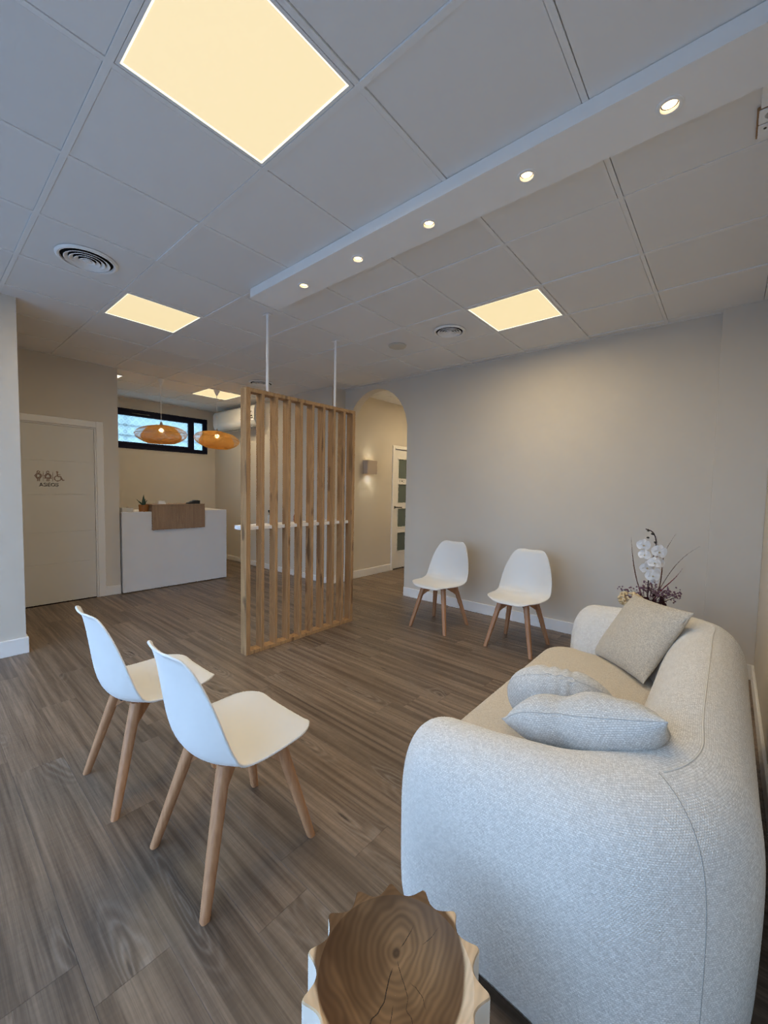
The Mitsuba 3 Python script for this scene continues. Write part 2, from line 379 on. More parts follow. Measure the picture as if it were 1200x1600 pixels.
# ceiling edge angles
def ce(name, *a): struct(name, box(*a), 'grid_white')
ce('trim_1', -4.325, -.113, BACK-.02, BACK, CEIL-.004, CEIL+.0)
ce('trim_2', -5.81, -5.79, .05, 1.71, CEIL-.004, CEIL)
ce('trim_3', -7.68, -7.66, 1.71, 3.905, CEIL-.004, CEIL)

# ------------------------------------------------------------------ LED panels
def led_panel(x0, y0, label, power=1.0, group=None):
    t = thing('ceiling_light', label, 'ceiling light', group)
    cx, cy = x0+TS/2, y0+TS/2; e, w = TS/2-.014, .012
    fr = box(cx-e, cx+e, cy-e, cy+e, CEIL-.001, CEIL+.022)
    cut = box(cx-e+w, cx+e-w, cy-e+w, cy+e-w, CEIL-.01, CEIL+.008)
    obj('frame', man(tomf(fr)-tomf(cut)), 'grid_white', t)
    d = e-w-.0005
    v = np.array([[cx-d, cy-d, CEIL+.003], [cx-d, cy+d, CEIL+.003], [cx+d, cy+d, CEIL+.003], [cx+d, cy-d, CEIL+.003]])
    m = mikit.ply(trimesh.Trimesh(v, [[0, 1, 2], [0, 2, 3]], process=False), 'diffuser_sheet')
    m['emitter'] = {'type': 'area', 'radiance': rgb(PANEL_VISIBLE*np.array([1.16, .935, .51])), 'sampling_weight': .6}
    obj('diffuser', m, None, t)
    ed = tomf(box(cx-d, cx+d, cy-d, cy+d, CEIL+.0005, CEIL+.0025))-tomf(box(cx-d+.006, cx+d-.006, cy-d+.006, cy+d-.006, CEIL-.01, CEIL+.02))
    m = mikit.ply(man(ed), 'card_white'); m['emitter'] = {'type': 'area', 'radiance': rgb((.62, .56, .36)), 'sampling_weight': .05}
    obj('light_edge', m, None, t)
    for k in range(9):      # the light of the LED sheet, spread over the panel
        px, py = cx+.19*(k % 3-1), cy+.19*(k//3-1)
        scene[f'{t}_lamp_{k+1:03d}'] = {'type': 'spot', 'to_world': T().look_at(origin=[px, py, CEIL-.004], target=[px, py+.0001, 0], up=[0, 1, 0]),
            'intensity': rgb(PANEL_SPOT*power/9*WARM), 'cutoff_angle': 88.0, 'beam_width': 25.0, 'sampling_weight': 1.5/9}
led_panel(*PANELS[0], 'large glowing square ceiling light panel nearest the camera at the top of the picture')
led_panel(*PANELS[1], 'square ceiling light panel on the left, beside the round air vent')
led_panel(*PANELS[2], 'square ceiling light panel over the two chairs by the beige wall', 1.2)
led_panel(*PANELS[3], 'square ceiling light panel in the reception corner, behind the hanging lamp')
PANELS.append((-3.475, 5.283))
led_panel(-3.475, 5.283, 'unseen ceiling light panel in the hallway beyond the arch, lighting the hall wall', 1.6)  # out of view, placed to light the hallway wall
t = thing('downlight', 'small square ceiling light of which one bright corner shows past the restroom wall', 'ceiling light')
obj('frame', box(-6.30, -6.115, 1.735, 1.872, CEIL-.012, CEIL-.004, .002), 'grid_white', t)
v = np.array([[-6.292, 1.743, CEIL-.0125], [-6.292, 1.864, CEIL-.0125], [-6.123, 1.864, CEIL-.0125], [-6.123, 1.743, CEIL-.0125]])
m = mikit.ply(trimesh.Trimesh(v, [[0, 1, 2], [0, 2, 3]], process=False), 'card_white'); m['emitter'] = {'type': 'area', 'radiance': rgb((.5, .47, .38)), 'sampling_weight': .2}
obj('diffuser', m, None, t)

# ------------------------------------------------------------------ beam with spots
bm = thing('ceiling_beam', 'long white boxed ceiling beam carrying five round spotlights', 'beam')
beam = box(-2.707, RIGHT, 1.643, 1.890, 2.742, CEIL-.002, .001)
SPX = [-.232-.507*k for k in range(5)]
holes = m3.Manifold.batch_boolean([m3.Manifold.cylinder(.05, .031, .031, 32).translate((x, 1.775, 2.735)) for x in SPX], m3.OpType.Add)
obj('casing', man(tomf(beam)-holes), 'paint_white', bm)
for k, x in enumerate(SPX):
    nm = ['nearest the camera', 'second from the camera', 'third from the camera, middle of the row', 'fourth from the camera', 'farthest from the camera, by its free end'][k]
    s = thing('spotlight', 'round spotlight in the white beam, '+nm, 'spotlight', None)
    c = (x, 1.775, 2.742)
    obj('ring', lathe([(.026, .006), (.028, -.003), (.034, -.0055), (.041, -.0035), (.042, 0)], 40, c), 'paint_white', s, smooth=40)
    obj('reflector', lathe([(.029, .0), (.024, .020), (.012, .030), (0, .031)], 32, c), 'chrome', s, smooth=40)
    lens = lathe([(.0001, .0050), (.012, .0056), (.0235, .0085)], 32, c)
    if lens.face_normals[:, 2].mean() > 0: lens.invert()
    d = mikit.ply(lens, 'card_white'); d['emitter'] = {'type': 'area', 'radiance': rgb((2.2, 1.45, .62)), 'sampling_weight': .2}
    obj('lamp', d, None, s)
    scene[s+'_beam'] = {'type': 'spot', 'to_world': T().look_at(origin=[x, 1.775, 2.737], target=[x, 1.7751, 0], up=[0, 1, 0]),
                        'intensity': rgb(.36*WARM), 'cutoff_angle': 50.0, 'beam_width': 18.0, 'sampling_weight': .6}

# ------------------------------------------------------------------ air vents, detector, outlet
def vent(x, y, r, label):
    t = thing('air_vent', label, 'air vent')
    z = CEIL-.003
    obj('shade_disc', lathe([(0, 0), (r*.86, 0), (r*.86, -.002), (0, -.002)], 48, (x, y, z)), 'void_dark', t)  # dark disc on the tile, painted in for the shade inside the vent
    obj('flange', lathe([(r*.84, -.002), (r*.86, -.012), (r*.93, -.014), (r, -.004), (r, 0)], 64, (x, y, z)), 'paint_white', t, smooth=50)
    for q in (.70, .54, .38, .22):
        obj('cone', lathe([(r*(q-.10), -.003), (r*q-.004, -.013), (r*q+.004, -.017), (r*q+.007, -.015), (r*(q-.06), -.003)], 56, (x, y, z)), 'paint_white', t, smooth=50)
    obj('centre_disc', lathe([(0, -.018), (r*.10, -.017), (r*.14, -.013), (r*.10, -.003)], 32, (x, y, z)), 'paint_white', t, smooth=50)
vent(-3.185, .783, .165, 'large round ceiling air vent with concentric rings on the left, near the camera')
vent(-1.985, 3.183, .140, 'round ceiling air vent with concentric rings beside the light panel over the beige wall')
vent(-4.98, 3.19, .165, 'round ceiling air vent partly hidden behind the top of the slatted screen')
t = thing('ceiling_disc', 'flat round cream disc on the ceiling left of the small air vent', 'ceiling disc')
obj('cover', lathe([(0, -.016), (.06, -.015), (.083, -.010), (.09, 0)], 48, (-2.589, 3.196, CEIL-.003)), 'cream', t, smooth=50)
t = thing('ceiling_outlet', 'double white socket plate with brown edges on the ceiling behind the beam', 'power socket')
ox0, ox1, oy0 = .003, .090, 2.063
obj('frame', box(ox0, ox1, oy0, oy0+.165, CEIL-.012, CEIL-.002, .003), 'brass_edge', t)
for k in range(2):
    md = obj('socket', box(ox0+.006, ox1-.006, oy0+.005+.080*k, oy0+.080+.080*k, CEIL-.018, CEIL-.012, .003), 'paint_white', t)
    if k == 0:
        obj('dish', lathe([(0, -.0195), (.018, -.0195), (.021, -.018)], 32, (ox0+.043, oy0+.042, CEIL)), 'grey_plastic', md)
    else:
        for dx in (-.013, .013):
            obj('hole', lathe([(0, -.0192), (.005, -.0192), (.005, -.018)], 16, (ox0+.034+dx*.6, oy0+.12+dx, CEIL)), 'black_plastic', md)
t = thing('cable_duct', 'short white cable duct on the ceiling between beam and socket plate', 'cable duct')
obj('cover', box(.013, .045, 1.89, 2.06, CEIL-.017, CEIL-.003, .002), 'paint_white', t)

# ------------------------------------------------------------------ restroom door
door = structure('door_1')
X = -5.81
obj('frame', cat(box(X-.12, X+.018, DY1, DY1+.075, 0, DH+.075, .004), box(X-.12, X+.018, DY0-.075, DY0, 0, DH+.075, .004), box(X-.12, X+.018, DY0, DY1, DH, DH+.075, .004)), 'trim_white', door)
obj('stop', cat(box(X-.06, X-.004, DY1-.014, DY1, 0, DH), box(X-.06, X-.004, DY0, DY1-.014, DH-.014, DH)), 'trim_white', door)
gz = [.008, .46, .82, 1.25, 1.63, DH-.016]
leaf = []
for a, b in zip(gz[:-1], gz[1:]):
    obj('panel', box(X-.055, X-.012, DY0+.004, DY1-.017, a+.0004, b-.0004, .0007), 'door_white', door)
obj('core', box(X-.050, X-.020, DY0+.006, DY1-.02, .02, DH-.018), 'door_white', door)
def on_plane(poly_or_mesh, x, y0, z0, depth=.0015):
    """a shape drawn in (y right, z up), laid on the plane X=x facing +X"""
    m = poly_or_mesh if isinstance(poly_or_mesh, trimesh.Trimesh) else extrude(poly_or_mesh, depth)
    return placed(m, basis((x, y0, z0), (0, 1, 0), (0, 0, 1), (1, 0, 0)))
DX = X-.0119
letters = []
for k, ch in enumerate('ASEOS'):
    g = meshkit.text_mesh(ch, .037, .0015, bold=True); g.vertices[:, 0] -= g.bounds[:, 0].mean(); g.vertices[:, 0] += .0145+.0345*k; letters.append(g)
obj('lettering', on_plane(cat(*letters), DX, .945, 1.341), 'print_dark', door, label='dark printed word ASEOS')
def figure(skirt):
    head = sg.Point(0, .102).buffer(.0155).difference(sg.Point(0, .101).buffer(.008))
    if skirt: body = sg.Polygon([(-.014, .084), (.014, .084), (.030, .034), (-.030, .034)])
    else: body = sg.Polygon([(-.020, .084), (.020, .084), (.018, .036), (-.018, .036)])
    body = body.buffer(.003).difference(affinity.scale(body, .55, .55))
    arms = shapely.union_all([sg.LineString([(s*.017, .080), (s*.031, .062), (s*.024, .047)]).buffer(.0045) for s in (-1, 1)])
    legs = shapely.union_all([sg.box(-.013, 0, -.002, .036), sg.box(.002, 0, .013, .036)])
    return shapely.union_all([head, body, arms, legs])
wheel = shapely.union_all([sg.Point(.012, .105).buffer(.011), sg.LineString([(.012, .09), (.014, .056), (.042, .054), (.058, .012), (.070, .016)]).buffer(.0055),
        sg.LineString([(.013, .074), (.038, .074)]).buffer(.004), sg.Point(.014, .034).buffer(.034).difference(sg.Point(.014, .034).buffer(.024)).difference(sg.box(.02, .04, .1, .09))])
obj('pictogram', on_plane(figure(False), DX, .937, 1.396), 'print_taupe', door)
obj('pictogram', on_plane(figure(True), DX, 1.020, 1.396), 'print_taupe', door)
obj('pictogram', on_plane(wheel, DX, 1.092, 1.398), 'print_taupe', door)
for y in (.979, 1.062): obj('divider', on_plane(sg.box(-.0022, 0, .0022, .112), DX, y, 1.396), 'print_taupe', door)

# ------------------------------------------------------------------ hallway door with glass panes
d2 = structure('door_2')
obj('frame', cat(box(HX-.12, HX+.018, HD0-.055, HD0, 0, 2.12, .004), box(HX-.12, HX+.018, HD1, HD1+.055, 0, 2.12, .004), box(HX-.12, HX+.018, HD0, HD1, 2.065, 2.12, .004)), 'trim_white', d2)
leafm = box(HX-.055, HX-.015, HD0+.003, HD1-.003, .012, 2.055, .002)
pz = [(.31, .63), (.73, 1.05), (1.15, 1.47), (1.57, 1.90)]
py0, py1 = 5.475, 5.99
cutm = m3.Manifold.batch_boolean([tomf(box(HX-.2, HX+.2, py0, py1, a, b)) for a, b in pz], m3.OpType.Add)
obj('leaf', man(tomf(leafm)-cutm), 'trim_white', d2)
for a, b in pz:
    obj('pane', box(HX-.040, HX-.030, py0, py1, a, b), 'door_glass', d2)
    bd = m3.Manifold.batch_boolean([tomf(box(HX-.016, HX-.006, py0-.015, py1+.015, a-.015, b+.015))], m3.OpType.Add)-tomf(box(HX-.1, HX+.1, py0, py1, a, b))
    obj('bead', man(bd), 'trim_white', d2)
hd = obj('handle', cat(cyl((HX-.015, 5.395, 1.075), (HX-.008, 5.395, 1.075), .024, n=20), tube([(HX-.01, 5.395, 1.075), (HX+.035, 5.395, 1.075), (HX+.04, 5.42, 1.075), (HX+.04, 5.52, 1.072)], .009)), 'metal_dark', d2, smooth=40)
sgn = obj('sign', box(HX-.0149, HX-.012, 5.46, 5.70, 1.492, 1.553), 'card_white', d2)
heart = sg.Polygon([(16*math.sin(t)**3/16, (13*math.cos(t)-5*math.cos(2*t)-2*math.cos(3*t)-math.cos(4*t))/16) for t in np.linspace(0, 2*PI, 40)[:-1]])
obj('heart', on_plane(affinity.scale(heart, .019, .019, origin=(0, 0)), HX-.0119, 5.585, 1.524), 'print_dark', sgn)
obj('letter', on_plane(shapely.union_all([sg.box(-.022, .036, .0, .042), sg.box(-.006, 0, 0, .042)]), HX-.0119, 5.525, 1.503), 'print_dark', sgn)
obj('letter', on_plane(sg.box(0, 0, .006, .042), HX-.0119, 5.628, 1.503), 'print_dark', sgn)

# ------------------------------------------------------------------ wall sconce in the hallway
t = thing('wall_sconce', 'small square plaster wall lamp shining up and down in the hallway', 'wall lamp')
a, b, z0, z1 = 4.575, 4.80, 1.612, 1.822
sh = tomf(box(HX, HX+.10, a, b, z0, z1, .003))-tomf(box(HX+.008, HX+.09, a+.01, b-.01, z0-.1, z1+.1))
obj('shade', man(sh), 'plaster', t)
bulb = trimesh.creation.icosphere(2, .02); bulb.apply_translation((HX+.05, (a+b)/2, (z0+z1)/2))
d = mikit.ply(bulb, 'card_white', smooth=True); d['emitter'] = {'type': 'area', 'radiance': rgb((14, 11.5, 6.5)), 'sampling_weight': .5}
obj('bulb', d, None, t)
for sgn_, pw in ((-1, .16), (1, .05)):
    zc = (z0+z1)/2+sgn_*.095
    scene[f'{t}_lamp_{(sgn_+3)//2:03d}'] = {'type': 'spot', 'to_world': T().look_at(origin=[HX+.05, (a+b)/2, zc], target=[HX+.03, (a+b)/2, zc+sgn_], up=[0, 1, 0]),
        'intensity': rgb(pw*np.array([1, .95, .72])), 'cutoff_angle': 62.0, 'beam_width': 20.0, 'sampling_weight': .5}

# ------------------------------------------------------------------ window over the reception
win = structure('window_1')
fx0, fx1 = -7.70, -7.655
YM0, YM1 = 3.385, 3.485
outer = tomf(box(fx0, fx1, WY0-.0, WY1, WZ0, WZ1, .004))
g1 = tomf(box(-8, -7, WY0+.07, YM0, 2.085, 2.522)); g2 = tomf(box(-8, -7, YM1, 3.655, 2.048, 2.552))
obj('frame', man(outer-g1-g2), 'navy_frame', win)
obj('sash', man(tomf(box(fx1-.004, fx1+.012, WY0+.05, YM0+.045, 2.045, 2.590, .004))-g1), 'navy_frame', win)
obj('pane', box(-7.690, -7.686, WY0+.06, YM0+.01, 2.075, 2.532), 'frosted', win)
obj('pane', box(-7.690, -7.686, YM1-.01, 3.665, 2.038, 2.562), 'frosted', win)
obj('handle', cat(box(fx1+.010, fx1+.035, 2.66, 2.72, 2.545, 2.572, .004), box(fx1+.03, fx1+.045, 2.44, 2.71, 2.550, 2.568, .005)), 'black_plastic', win)
for z in (2.20, 2.37):
    obj('grille_bar', box(-7.720, -7.705, WY0+.0, WY1, z-.007, z+.007), 'metal_dark', win)
obj('grille_bar', box(-7.735, -7.72, 2.37, 2.384, WZ0, WZ1), 'metal_dark', win)

# ------------------------------------------------------------------ air conditioner
t = thing('air_conditioner', 'white split air conditioner on the wall right of the high window', 'air conditioner')
prof = [(0, 2.735), (-.13, 2.735), (-.175, 2.72), (-.198, 2.67), (-.205, 2.58), (-.20, 2.50), (-.18, 2.43), (-.135, 2.385), (-.06, 2.375), (0, 2.375)]
pp = sg.Polygon(spline(prof[1:-1], 40).tolist()+[(0, 2.375), (0, 2.735)])
m = placed(extrude(pp, 1.37), basis((-7.345, 3.902, 0), (0, 1, 0), (0, 0, 1), (1, 0, 0)))
obj('body', m, 'plastic_white', t, smooth=35)
obj('louver', cat(box(-7.25, -6.07, 3.735, 3.80, 2.368, 2.376, .002)), 'grey_plastic', t)
obj('end_seam', placed(extrude(pp.buffer(.003).difference(pp.buffer(-.004)), .012), basis((-6.13, 3.902, 0), (0, 1, 0), (0, 0, 1), (1, 0, 0))), 'grey_plastic', t)
stk = obj('energy_sticker', box(-6.10, -5.99, 3.6985, 3.7005, 2.47, 2.64), 'card_white', t)
for k in range(4): obj('print_mark', box(-6.09, -6.05+.012*k, 3.6972, 3.6988, 2.61-.035*k, 2.628-.035*k), 'print_dark', stk)

# ------------------------------------------------------------------ reception desk
t = thing('reception_desk', 'plain white reception desk standing beside the restroom wall', 'desk')
dx = -5.74
obj('front_panel', box(dx-.03, dx, 1.715, 3.09, .012, 1.03, .0015), 'desk_white', t)
obj('desktop', box(dx-.62, dx-.0305, 1.73, 3.085, 1.0, 1.029, .0015), 'desk_white', t)
obj('side_panel', box(dx-.62, dx-.0305, 3.06, 3.09, .012, .9995), 'desk_white', t)
obj('side_panel', box(dx-.62, dx-.0305, 1.73, 1.755, .012, .9995), 'desk_white', t)
obj('foot', box(dx-.58, dx-.05, 1.76, 3.05, 0, .0115), 'metal_dark', t)
r = thing('desk_counter', 'wood grain counter box hung over the front of the white desk', 'counter')
obj('front_board', box(dx+.001, dx+.035, 2.055, 2.745, .79, 1.104, .0015), 'sonoma', r)
obj('top_board', box(dx-.30, dx+.035, 2.055, 2.745, 1.1045, 1.124, .0015), 'sonoma', r)
obj('end_board', box(dx-.30, dx-.001, 2.055, 2.08, 1.0295, 1.104), 'sonoma', r)
obj('end_board', box(dx-.30, dx-.001, 2.72, 2.745, 1.0295, 1.104), 'sonoma', r)
p = thing('potted_succulent', 'small dark spiky succulent in an orange clay pot on the desk', 'potted plant')
pc = (-5.83, 1.992, 1.0295)
obj('pot', lathe([(0, 0), (.052, 0), (.058, .06), (.060, .088), (.054, .088), (.050, .07), (0, .07)], 32, pc), 'terracotta', p, smooth=40)
obj('soil', lathe([(.0, .078), (.052, .076), (.052, .071)], 24, pc), 'soil', p)
for an, ln, tilt, w in ((0, .15, .02, .019), (1.6, .11, .25, .008), (-1.5, .13, .75, .008), (3.0, .09, .4, .008), (.8, .10, .5, .008), (4.3, .08, .6, .008)):
    pts = [np.array(pc)+(0, 0, .07)+np.array([math.cos(an)*math.sin(tilt)*ln*q, math.sin(an)*math.sin(tilt)*ln*q, math.cos(tilt)*ln*q]) for q in np.linspace(0, 1, 6)]
    obj('leaf', tube(pts, w*np.array([.8, 1, .95, .75, .45, .05]), 8), 'succulent', p, smooth=True)
p = thing('card_holder', 'little white card holder standing on the wood counter', 'card holder')
obj('stand', cat(box(-5.86, -5.80, 2.165, 2.255, 1.1245, 1.131), box(-5.815, -5.808, 2.165, 2.255, 1.131, 1.150)), 'card_white', p)
obj('cards', box(-5.835, -5.822, 2.170, 2.250, 1.131, 1.168), 'card_white', p)
p = thing('card_terminal', 'black card payment terminal lying on the wood counter', 'payment terminal')
wed = sg.Polygon([(0, 0), (.165, 0), (.17, .045), (.11, .052), (.0, .012)])
obj('body', placed(extrude(wed, .075), basis((-5.80, 2.52, 1.1245), (0, 1, 0), (0, 0, 1), (1, 0, 0))), 'black_plastic', p)
obj('screen', placed(box(.115, .165, .002, .0035, .01, .065), np.array([[0, 0, 1, -5.80], [1, 0, 0, 2.52], [-.117, 1, 0, 1.1245+.0635], [0, 0, 0, 1.0]])), 'grey_plastic', p)
p = thing('small_box', 'small low cream box at the left end of the white desk', 'box')
obj('tray', man(tomf(box(-6.0, -5.80, 1.735, 1.86, 1.0295, 1.085, .002))-tomf(box(-5.99, -5.81, 1.745, 1.85, 1.04, 1.2))), 'cream', p)

# ------------------------------------------------------------------ pendant lamps
def pendant(x, y, zc, tilt, label):
    t = thing('pendant_lamp', label, 'hanging lamp')
    top = np.array([x, y, CEIL-.002])
    obj('canopy', lathe([(0, 0), (.045, 0), (.042, -.012), (.012, -.075), (.004, -.082)], 32, top), 'paint_white', t, smooth=40)
    obj('cord', cyl(top-(0, 0, .078), (x, y, zc+.135), .0035, n=8), 'paint_white', t)
    obj('socket', lathe([(.004, .16), (.014, .15), (.022, .115), (.020, .07), (0, .068)], 24, (x, y, zc)), 'grey_plastic', t, smooth=40)
    b = trimesh.creation.icosphere(2, .030); b.apply_translation((x, y, zc+.045))
    d = mikit.ply(b, 'card_white', smooth=True); d['emitter'] = {'type': 'area', 'radiance': rgb((13, 8.6, 3.6)), 'sampling_weight': 1.0}
    obj('bulb', d, None, t)
    M = trimesh.transformations.translation_matrix((x, y, zc)) @ rot(tilt, (1, 0, 0))
    def weave(prof, n, turn, w, seed):
        pr = spline(prof, 30); ms = []
        for sgn_ in (-1, 1):
            for k in range(n):
                a0 = 2*PI*k/n; s = np.linspace(0, 1, 30); th = a0+sgn_*turn*s
                off = .0012*sgn_*np.where(np.arange(30) % 2 == 0, 1, -1)
                P = np.stack([(pr[:, 0]+off)*np.cos(th), (pr[:, 0]+off)*np.sin(th), pr[:, 1]], -1)
                tg = np.gradient(P, axis=0); nrm = np.stack([np.cos(th), np.sin(th), 0*th+.3], -1)
                sd = np.cross(tg, nrm); sd /= np.linalg.norm(sd, axis=1, keepdims=True)
                v = np.vstack([P-sd*w/2, P+sd*w/2]); i = np.arange(29)
                ms.append(trimesh.Trimesh(v, np.vstack([np.c_[i, i+1, i+31], np.c_[i, i+31, i+30]]), process=False))
        return cat(*ms)
    lens = [(.10, .105), (.20, .085), (.285, .045), (.318, .0), (.30, -.045), (.235, -.095), (.17, -.125)]
    bell = [(.10, .100), (.165, .075), (.215, .02), (.245, -.03), (.235, -.07), (.19, -.105), (.10, -.128)]
    obj('shade', placed(weave(lens, 44, 1.3, .0045, 1), M), 'rattan', t, label='woven rattan shade')
    obj('inner_shade', placed(weave(bell, 58, 1.6, .0082, 2), M), 'rattan', t)
    for q in (lens[0], lens[-1], (.318, 0)):
        an = np.linspace(0, 2*PI, 49)[:-1]
        obj('hoop', placed(tube(np.stack([q[0]*np.cos(an), q[0]*np.sin(an), 0*an+q[1]], -1), .004, 6, True), M), 'rattan', t)
pendant(-5.92, 2.255, 2.075, math.radians(2), 'woven rattan hanging lamp in front of the high window, left of the two')
pendant(-5.90, 3.030, 2.080, math.radians(-5), 'woven rattan hanging lamp beside the air conditioner, right of the two')

# ------------------------------------------------------------------ slatted screen
t = thing('slat_screen', 'tall oak slatted room divider screen with white rods up to the ceiling', 'room divider')
sx0, sx1, sz1 = -3.02, -2.935, 2.165
obj('post', box(sx0, sx1, 1.748, 1.786, 0, sz1, .001), 'oak', t)
obj('post', box(sx0, sx1, 2.932, 2.970, 0, sz1, .001), 'oak', t)
obj('top_rail', box(sx0, sx1, 1.7862, 2.9318, sz1-.030, sz1, .001), 'oak', t)
obj('bottom_rail', box(sx0, sx1, 1.7862, 2.9318, 0, .030, .001), 'oak', t)
for k in range(8):
    y = 1.888+.1312*k
    obj('slat', box(sx0+.002, sx1-.001, y, y+.027, .0302, sz1-.0302, .001), 'oak', t)
for y in (1.972, 2.731):
    rd = obj('support_rod', cyl((-2.985, y, sz1), (-2.985, y, CEIL-.008), .011, n=20), 'rod_white', t, smooth=40)
    obj('ceiling_plate', box(-3.02, -2.95, y-.02, y+.02, CEIL-.008, CEIL-.003), 'rod_white', rd)
obj('shelf', box(-3.115, sx0-.0005, 1.748, 2.985, 1.026, 1.060, .001), 'rod_white', t, label='narrow white shelf along the back of the screen')
edges = [1.786]+[1.888+.1312*k+.027 for k in range(8)]; ends = [1.888+.1312*k for k in range(8)]+[2.932]
for ya, yb in zip(edges, ends): obj('shelf_block', box(sx0, sx0+.042, ya+.0005, yb-.0005, 1.026, 1.054, .001), 'rod_white', t)
def pump(x, y, z, body, label):
    t = thing('pump_bottle', label, 'pump bottle')
    obj('bottle', lathe([(0, 0), (.018, 0), (.019, .055), (.012, .07), (.010, .078), (0, .078)], 24, (x, y, z)), body, t, smooth=40)
    obj('pump', cat(cyl((x, y, z+.078), (x, y, z+.1), .006, n=12), box(x-.010, x+.010, y-.012, y+.024, z+.1, z+.118, .003)), 'black_plastic', t)
pump(-3.07, 2.055, 1.0602, 'grey_plastic', 'small clear grey bottle with black pump on the screen shelf')
pump(-3.07, 2.335, 1.0602, 'amber', 'small reddish brown bottle with black pump on the screen shelf')

# ------------------------------------------------------------------ chairs
def chair_shell():
    # profile (forward, height, half width, side lift) from the front lip to the top of the back
    K = [(.244, .424, .205, .000), (.230, .440, .211, .003), (.20, .446, .218, .006), (.15, .444, .225, .010), (.06, .432, .231, .018), (-.05, .421, .235, .032), (-.120, .424, .237, .050),
         (-.174, .455, .237, .064), (-.203, .520, .234, .062), (-.217, .60, .224, .052), (-.228, .68, .204, .040), (-.239, .755, .176, .026), (-.248, .800, .155, .016), (-.257, .824, .142, .010), (-.270, .834, .134, .006)]
    nu, nv = 110, 41
    Q = spline(K, nu); f, z, hw, e = Q.T
    arc = np.r_[0, np.cumsum(np.hypot(np.diff(f), np.diff(z)))]
    def rounded(d, r): return np.where(d < r, -r+np.sqrt(np.maximum(r*r-(r-np.clip(d, 0, r))**2, 0)), 0)
    hw = hw+rounded(arc, .125)+rounded(arc[-1]-arc, .062)
    tf, tz = np.gradient(f), np.gradient(z); L = np.hypot(tf, tz); nf, nz = tz/L, -tf/L
    w = np.linspace(-1, 1, nv); ww = np.sin(w*PI/2*.94)/math.sin(PI/2*.94)
    lift = e[:, None]*np.abs(ww)[None]**2.2
    S = np.stack([hw[:, None]*ww[None], f[:, None]+nf[:, None]*lift, z[:, None]+nz[:, None]*lift], -1)
    du = np.gradient(S, axis=0); dv = np.gradient(S, axis=1); N = np.cross(du, dv); N /= np.linalg.norm(N, axis=2, keepdims=True)+1e-12
    if N[nu//3, nv//2, 2] < 0: N = -N
    th = .006; A, B = S+N*th/2, S-N*th/2
    v = np.vstack([A.reshape(-1, 3), B.reshape(-1, 3)]); n = nu*nv
    fa = grid_faces(nu, nv); fb = grid_faces(nu, nv, True)+n
    ring = [i*nv for i in range(nu)]+[(nu-1)*nv+j for j in range(1, nv)]+[i*nv+nv-1 for i in range(nu-2, -1, -1)]+[j for j in range(nv-2, 0, -1)]
    ring = np.array(ring); nx = np.roll(ring, -1)
    fs = np.vstack([np.c_[ring, ring+n, nx+n], np.c_[ring, nx+n, nx]])
    m = trimesh.Trimesh(v, np.vstack([fa, fb, fs]), process=False)
    trimesh.repair.fix_normals(m)
    rim = tube(S.reshape(-1, 3)[ring], .0050, 8, True)
    return cat(m, rim)
shell = chair_shell()
def leg_mesh(sx, sf):
    top = np.array([sx*.112, .116 if sf > 0 else -.100, .423]); bot = np.array([sx*.203, sf*.215-.0, 0.0])
    pts = np.array([bot+(top-bot)*q for q in np.linspace(0, 1, 8)])
    an = np.arange(20)*2*PI/20
    rr = np.interp(np.linspace(0, 1, 8), [0, .06, .8, 1], [.0145, .0158, .0215, .0215])
    sup = (np.abs(np.cos(an))**3+np.abs(np.sin(an))**3)**(-1/3)
    v = np.vstack([p+np.stack([np.cos(an)*sup*r*1.05, np.sin(an)*sup*r, 0*an], -1) for p, r in zip(pts, rr)]+[bot[None], top[None]])
    ii, jj = np.meshgrid(np.arange(7), np.arange(20), indexing='ij'); A, B = ii*20+jj, ii*20+(jj+1) % 20
    f = np.vstack([np.c_[A.ravel(), B.ravel(), (B+20).ravel()], np.c_[A.ravel(), (B+20).ravel(), (A+20).ravel()]])
    k = np.arange(20); f = np.vstack([f, np.c_[(k+1) % 20, k, k*0+160], np.c_[140+k, 140+(k+1) % 20, k*0+161]])
    leg = trimesh.Trimesh(v, f, process=False)
    # gusset running from the leg head towards the middle of the seat
    a = bot+(top-bot)*.985; b_ = bot+(top-bot)*.72; dirn = np.array([-sx*.55, -sf*.83, 0]); dirn /= np.linalg.norm(dirn); sd = np.array([-dirn[1], dirn[0], 0])*.011
    G = [a+sd, a-sd, b_+sd, b_-sd, a+dirn*.085+sd+(0, 0, -.022), a+dirn*.085-sd+(0, 0, -.022), a+dirn*.085+sd-(0, 0, .036), a+dirn*.085-sd-(0, 0, .036)]
    return cat(leg, trimesh.convex.convex_hull(np.array(G)))
legs = [leg_mesh(sx, sf) for sf in (1, -1) for sx in (-1, 1)]
brace = cat(box(-.10, .10, -.012, .012, .405, .412), box(-.012, .012, -.13, .13, .398, .405),
            *[tube([(sx*.122, .125, .366), (0, 0, .396), (-sx*.122, -.110, .366)], .004, 6) for sx in (-1, 1)])
ply_shell = mikit.ply(shell, 'plastic_white', smooth=60)
ply_legs = [mikit.ply(l, 'beech', smooth=50) for l in legs]
ply_brace = mikit.ply(brace, 'metal_dark')
def chair(x, y, rz, label, group=None):
    t = thing('shell_chair', label, 'chair', group)
    M = T().translate([x, y, 0]).rotate([0, 0, 1], rz)
    obj('seat_shell', ply_shell, None, t, to_world=M, label='white moulded plastic seat and back')
    for l in ply_legs: obj('leg', l, None, t, to_world=M)
    obj('under_frame', ply_brace, None, t, to_world=M)
chair(-1.405, .785, 0, 'white shell chair with wooden legs nearest the camera, seen from behind')
chair(-2.068, .727, 0, 'white shell chair seen from behind, farther left and partly covered by the nearest chair')
